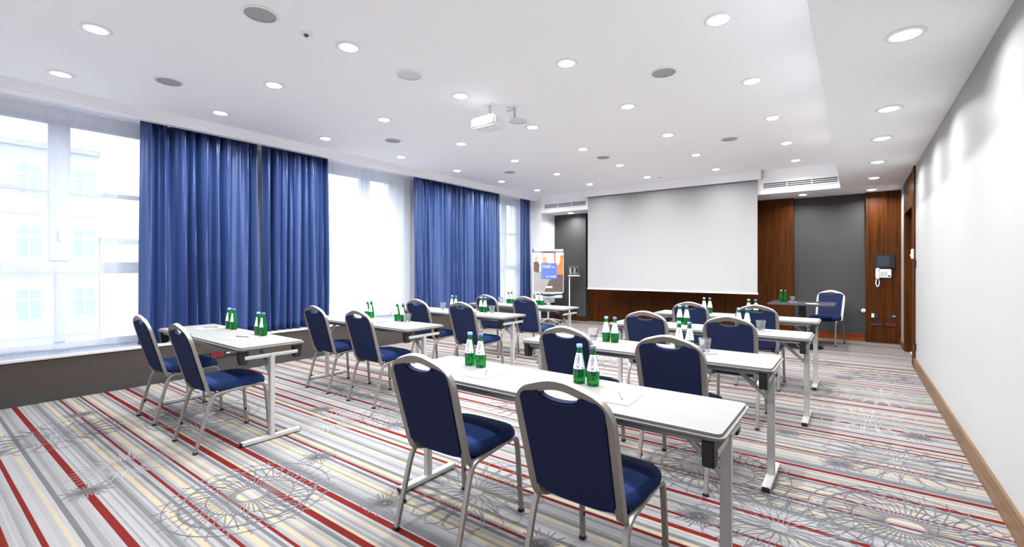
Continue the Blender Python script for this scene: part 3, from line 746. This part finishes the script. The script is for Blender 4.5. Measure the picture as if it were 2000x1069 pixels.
# ------------------------------------------------------------------ notepads, pens, glasses
def notepad(x, y, rz, z, label):
    o = MB().box(-.078, .078, -.103, .103, 0, .003).build('notepad', 'paper', None, .0008); o.location = (x, y, z); o.rotation_euler = (0, 0, rz)
    MB().box(-.05, .0, .084, .088, .003, .0033).build('letterhead', 'pgrey', o)
    return tag(o, label, 'notepad', 'white notepads')
def pen(x, y, rz, z, label):
    t = thing('pen', label, 'pen', (x, y, z+.0045), rz, 'pens on notepads')
    MB().tube([(0, -.065, 0), (0, .060, 0)], .0045, 8).build('barrel', 'pen', t)
    MB().sweep([(0, -.065, 0), (0, -.072, 0)], [(.003*math.cos(a*PI/3), .003*math.sin(a*PI/3)) for a in range(6)]).build('tip', 'chrome', t)
    MB().box(-.0012, .0012, .015, .055, .0045, .0065).build('clip', 'chrome', t)
PADS = [('R1', 'left', -1.645, 1.938, .0, .62), ('R1', 'right', -.855, 1.952, .06, .55), ('L1', 'left', -5.02, 1.78, .0, -.35), ('L1', 'right', -4.13, 1.70, .0, -1.15),
        ('R2', 'left', -1.66, 3.19, .05, .5), ('R2', 'right', -.93, 3.18, 0, .5), ('R3', 'left', -1.56, 4.65, 0, .4), ('R3', 'right', -.86, 4.65, 0, .4),
        ('L2', 'left', -4.62, 3.06, 0, -.4), ('L2', 'right', -4.05, 3.06, 0, -.6), ('L3', 'left', -4.55, 4.40, 0, -.4), ('L3', 'right', -3.93, 4.40, 0, -.5), ('L4', 'right', -3.80, 5.76, 0, -.3)]
for k, side, x, y, rz, pr in PADS:
    notepad(x, y, rz, .74, 'white notepad at the %s seat of the %s' % (side, WH[k]))
    pen(x, y+.01, pr, .743, 'grey pen lying on the %s notepad of the %s' % (side, WH[k]))
notepad(-.55, 8.86, .3, .74, 'white notepad on the black pedestal table')
def make_glass():
    return tag(MB().lathe([(.0003, 0), (.029, 0), (.031, .003), (.037, .05), (.043, .084), (.0425, .092), (.0400, .092), (.0395, .084), (.034, .05), (.028, .016), (.0003, .015)], 14, cap=False).build('drinking_glass', 'tumbler'), '', 'glass')
gp = None
for x, y, z, lb in [(-.835, 3.35, .74, 'clear drinking glass on a slate napkin at the second right table'), (-.70, 4.80, .74, 'clear drinking glass at the right end of the third right table'),
                    (-1.70, 3.36, .74, 'clear drinking glass behind the left chair of the second right table'), (-3.745, 4.55, .74, 'clear drinking glass right of the bottles on the third left desk'),
                    (-4.63, 4.55, .74, 'clear drinking glass at the left seat of the third left desk'), (-4.70, 5.93, .74, 'clear drinking glass left of the bottles on the farthest left desk'),
                    (-3.755, 5.93, .74, 'clear drinking glass at the right end of the farthest left desk'), (-.848, 9.10, .74, 'clear drinking glass on the black pedestal table'),
                    (-3.845, 3.24, .74, 'clear drinking glass on the second left desk')]:
    if gp is None: gp = make_glass(); g = gp; g.location = (x, y, z+.006); g['label'] = lb; g['group'] = 'clear drinking glasses'
    else: g = dup(gp, (x, y, z+.006), .3, lb, 'clear drinking glasses')
    o = MB().prism(rrect(.115, .115, .004, 1), lambda u, v_, q: (u, v_, q), 0, .005).build('napkin', 'napkin', None, .0015)
    o.location = (x+.012, y-.005, z); o.rotation_euler = (0, 0, .5)
    tag(o, 'slate napkin under the '+lb.replace('clear drinking ', '').replace(' on a slate napkin', ''), 'napkin', 'napkins under glasses')

# ------------------------------------------------------------------ black pedestal table
t = thing('pedestal_table', 'black square pedestal table in front of the walnut wall', 'table', (-.70, 9.02, 0))
MB().prism(rrect(.92, .92, .02, 3), lambda u, v_, q: (u, v_, q), .718, .74).build('tabletop', mat('black laminate', srgb(48, 48, 52), .45, var=.05), t, .003)
MB().box(-.05, .05, -.05, .05, .03, .70).build('column', 'black', t, .006)
MB().lathe([(.001, 0), (.29, 0), (.30, .008), (.28, .02), (.10, .032), (.001, .034)], 36).build('base', 'black', t)
MB().box(-.16, .16, -.16, .16, .702, .718).build('mounting_plate', 'black', t, .002)

# ------------------------------------------------------------------ flip chart
fx, fy = -5.78, 9.12
t = thing('flip_chart', 'silver flip chart easel on castors with a printed poster', 'flip chart', (fx, fy, 0), YAW)
MB().tube([(0, .06, .075), (0, .06, 1.0)], .022, 14).build('column', 'silver', t)
for i in range(5):
    a = 2*PI*i/5+.3; c_, s_ = math.cos(a), math.sin(a)
    ar = MB().sweep(fillet([(.02*c_, .06+.02*s_, .11), (.15*c_, .06+.15*s_, .10), (.32*c_, .06+.32*s_, .058)], .08), rrect(.03, .022, .006, 2), (-s_, c_, 0)).build('base_arm', 'silver', t)
    MB().lathe([(.001, -.010), (.024, -.010), (.026, 0), (.024, .010), (.001, .010)], 14).build('castor', 'black', ar).matrix_local = Matrix.Translation((.315*c_, .06+.315*s_, .026)) @ Matrix.Rotation(a, 4, 'Z') @ Matrix.Rotation(PI/2, 4, 'X')
bd = MB().box(-.36, .36, -.005, .02, .74, 1.70).build('board', 'white', t, .004)
MB().sweep([(-.35, 0, 1.725), (.35, 0, 1.725)], rrect(.06, .07, .02, 3), (0, 1, 0)).build('paper_clamp', 'silver', t)
for s in (-1, 1):
    MB().box(s*.36-.012, s*.36+.012, -.035, .035, 1.69, 1.765).build('clamp_end', 'black', t, .004)
    MB().box(s*.33-.012, s*.33+.012, -.055, .03, .60, .69).build('tray_end', 'black', t, .004)
MB().prism([(-.20, 1.692), (-.08, 1.704), (.08, 1.704), (.20, 1.692)], lambda u, v_, q: (u, q, v_), -.045, -.03).build('clamp_grip', 'black', t)
MB().box(-.33, .33, -.012, .012, .705, .74).build('lower_rail', 'silver', t, .003)
MB().sweep([(-.32, -.03, .64), (.32, -.03, .64)], rrect(.05, .075, .018, 3), (0, 1, 0)).build('pen_tray', 'silver', t)
MB().prism([(-.24, .695)]+[(-.24+.48*k/10, .695-.045*math.sin(PI*k/10)) for k in range(1, 10)]+[(.24, .695)], lambda u, v_, q: (u, q, v_), -.062, -.05).build('tray_recess', 'black', t)
# poster, a flat print on the board
po = thing('poster', 'printed poster of people around a blue text square, clamped on the flip chart', 'poster', (fx, fy, 0), YAW)
def card(name, m, poly, d): return MB().prism(poly, lambda u, v_, q: (u, q, v_), -.0058-d, -.0056).build(name, m, po, smooth=False)
card('sheet', 'cream', [(-.35, .75), (.35, .75), (.35, 1.68), (-.35, 1.68)], .0006)
card('table_print', 'pgrey', [(-.35, .75), (.35, .75), (.35, 1.02), (.1, 1.15), (-.35, 1.26)], .0012)
card('shadow_print', 'pdark', [(-.10, .75), (.35, .75), (.35, 1.28), (.16, 1.18), (.02, 1.02)], .0018)
card('window_post', 'orange', [(-.14, 1.3), (-.125, 1.3), (-.125, 1.68), (-.14, 1.68)], .0012)
card('window_post', 'orange', [(.13, 1.3), (.17, 1.3), (.17, 1.68), (.13, 1.68)], .0012)
card('figure_print', 'pdark', [(-.35, 1.24), (-.22, 1.2), (-.21, 1.4), (-.26, 1.48), (-.35, 1.46)], .002)
card('figure_print', 'orange', [(-.17, 1.36), (.02, 1.36), (.02, 1.42), (-.04, 1.46), (-.12, 1.46)], .002)
card('figure_print', 'orange', [(.18, 1.16), (.35, 1.16), (.35, 1.56), (.29, 1.55), (.26, 1.44), (.20, 1.36)], .0024)
def disc(cx, cz, r): return [(cx+r*math.cos(2*PI*i/16), cz+1.25*r*math.sin(2*PI*i/16)) for i in range(16)]
card('head_print', 'skin', disc(-.285, 1.54, .036), .0026); card('head_print', 'skin', disc(-.085, 1.52, .045), .0026); card('head_print', 'orange', disc(.315, 1.57, .045), .0028)
bc = card('blue_square', 'bluecard', [(-.175, 1.055), (.20, 1.055), (.20, 1.43), (-.175, 1.43)], .0034)
rl = random.Random(4)
for x0_, x1_, z_ in ((-.165, .045, 1.372), (-.165, .155, 1.332), (-.055, .185, 1.115)):   # small white lettering, too far away to read
    x_ = x0_
    while x_ < x1_:
        w_ = rl.uniform(.010, .018); k_ = rl.random()
        if k_ > .14:
            mb = MB().box(x_, x_+.005, -.0096, -.0091, z_-.013, z_+.013)
            if k_ > .3: mb.box(x_, x_+w_, -.0096, -.0091, z_+.008, z_+.013)
            if k_ > .5: mb.box(x_, x_+w_, -.0096, -.0091, z_-.013, z_-.008)
            if k_ > .7: mb.box(x_+w_-.005, x_+w_, -.0096, -.0091, z_-.013, z_+.013)
            mb.build('poster_lettering', 'whiteprint', bc, smooth=False)
        x_ += w_+.005
MB().box(-.06, .09, -.0086, -.0082, .845, .885).build('poster_footer', 'whiteprint', po, smooth=False)
# slim stand with acrylic holder beside it
t = thing('sign_stand', 'slim white stand with a clear leaflet holder right of the flip chart', 'stand', (-5.50, 9.62, 0), YAW)
MB().box(-.12, .16, -.12, .12, 0, .012).build('base', 'pdark', t, .003)
MB().box(-.012, .012, -.012, .012, .012, 1.12).build('pole', 'white', t, .002)
MB().box(-.03, .24, -.11, .11, 1.12, 1.14).build('shelf', 'white', t, .002)
h_ = MB().box(-.02, .215, .02, .026, 1.14, 1.36).box(-.02, .215, -.06, -.056, 1.14, 1.22).box(-.02, -.016, -.06, .02, 1.14, 1.30).box(.211, .215, -.06, .02, 1.14, 1.34).build('leaflet_holder', 'tumbler', t, smooth=False)
for i in range(4):
    MB().box(0+.05*i, .042+.05*i, -.01-.008*i, -.006-.008*i, 1.142, 1.30+.012*(i % 2)).build('leaflet', ['paper', 'black', 'pgrey', 'black'][i], t)

# ------------------------------------------------------------------ service panel: touch screen, phone, sockets
YP = YB
t = thing('touch_panel', 'black wall-mounted touch panel above the telephone', 'control panel', (.415, YP, 1.44))
MB().box(-.14, .14, -.03, 0, -.12, .12).build('housing', 'black', t, .006)
MB().box(-.10, .07, -.032, -.029, -.085, .085).build('screen', 'kiosk', t)
t = thing('wall_phone', 'white wall telephone with hanging cord under the touch panel', 'telephone', (.40, YP, 1.225))
MB().box(-.09, .11, -.035, 0, -.075, .075).build('phone_base', 'white', t, .01)
hs = MB().box(-.105, -.045, -.07, -.034, -.10, .10).build('handset', 'white', t, .015, 3)
MB().box(-.098, -.052, -.078, -.066, -.098, -.05).build('mouthpiece', 'white', hs, .006); MB().box(-.098, -.052, -.078, -.066, .05, .098).build('earpiece', 'white', hs, .006)
for i in range(4):
    for j in range(4): MB().box(-.028+j*.022, -.012+j*.022, -.038, -.034, -.045+i*.022, -.031+i*.022).build('key', 'pgrey', t, .001)
MB().box(.065, .095, -.038, -.034, -.055, -.03).build('dark_key', 'black', t)
MB().tube(fillet([(-.09, -.05, -.10), (-.105, -.04, -.18), (-.075, -.03, -.25), (-.05, -.03, -.18), (-.06, -.02, -.07)], .04), .008, 8).build('cord', 'white', t)
def socket(name, label, x0, x1, z0, z1, m, ins, cat='socket'):
    t = thing(name, label, cat, ((x0+x1)/2, YP, (z0+z1)/2), 0, 'sockets on the walnut service panel')
    w_, h2 = (x1-x0)/2, (z1-z0)/2
    MB().box(-w_, w_, -.010, 0, -h2, h2).build('plate', 'black', t, .003)
    for a, b, c_, d, mm in ins: MB().box(a, b, -.014, -.009, c_, d).build('insert', mm, t, .002)
socket('wall_switch', 'black switch plate with white rocker on the service panel', .225, .345, .425, .535, 'black', [(-.045, -.008, -.035, .035, 'white'), (.012, .045, -.03, .03, 'kiosk')], 'switch')
socket('wall_switch', 'small black plate with a silver strip on the service panel', .495, .59, .435, .505, 'black', [(-.02, .025, .005, .022, 'silver')], 'switch')
socket('wall_socket', 'dark socket strip at the lower left of the service panel', .225, .385, .295, .355, 'black', [(-.07, -.03, -.022, .022, 'kiosk'), (-.02, .02, -.022, .022, 'kiosk'), (.03, .07, -.022, .022, 'kiosk')])
socket('wall_socket', 'dark red socket strip at the lower right of the service panel', .425, .59, .30, .365, 'black', [(-.07, -.005, -.022, .022, 'red'), (.005, .07, -.022, .022, 'red')])
t = thing('room_sensor', 'small white round fitting at the left edge of the service panel', 'fitting', (.13, YB+.10, .55))
MB().lathe([(.001, 0), (.035, 0), (.038, .012), (.03, .03), (.001, .036)], 18).build('cap', 'white', t).matrix_local = Matrix.Rotation(PI/2, 4, 'X')
MB().lathe([(.001, 0), (.010, 0), (.010, .006), (.001, .007)], 12).build('button', 'orange', t).matrix_local = Matrix.Translation((0, -.035, 0)) @ Matrix.Rotation(PI/2, 4, 'X')
# wall controls beside the door
t = thing('thermostat', 'small white thermostat on the wall edge beside the door', 'thermostat', (XR-.012, 7.99, 1.51))
MB().box(-.03, 0, -.04, .04, -.065, .065).build('housing', 'white', t, .008)
MB().lathe([(.001, 0), (.018, 0), (.016, .010), (.001, .011)], 16).build('dial', 'silver', t).matrix_local = Matrix.Translation((-.03, 0, -.02)) @ Matrix.Rotation(-PI/2, 4, 'Y')
for z_, lb in ((1.385, 'black light switch under the white thermostat'), (.30, 'black wall socket low on the right wall by the door')):
    t = thing('wall_switch', lb, 'switch', (XR-.001, 7.90, z_)); MB().box(-.014, 0, -.04, .04, -.045, .045).build('plate', 'black', t, .003); MB().box(-.019, -.013, -.02, .02, -.03, .03).build('rocker', 'kiosk', t, .002)
# sockets in the window dado
t = thing('floor_box_socket', 'red and black socket strip set in the dado behind the front left desk', 'socket', (XD, 2.43, .235))
MB().box(0, .010, -.17, .17, -.032, .034).build('plate', 'black', t, .003)
for y_, mm in ((-.12, 'red'), (-.05, 'red')):
    s_ = MB().box(.009, .016, y_-.032, y_+.032, -.03, .03).build('outlet', mm, t, .002); MB().box(.015, .0165, y_-.008, y_+.008, -.012, .012).build('pin_hole', 'black', s_)
for y_ in (.04, .11): MB().box(.009, .014, y_-.025, y_+.025, .002, .02).build('data_port', 'silver', t, .002)
t = thing('floor_box_socket', 'black socket strip in the dado left of the red sockets', 'socket', (XD, 2.19, .235))
MB().box(0, .010, -.08, .08, -.03, .03).build('plate', 'black', t, .003)
for y_ in (-.05, 0, .05): MB().box(.009, .013, y_-.018, y_+.018, -.018, .018).build('outlet', 'kiosk', t, .002)
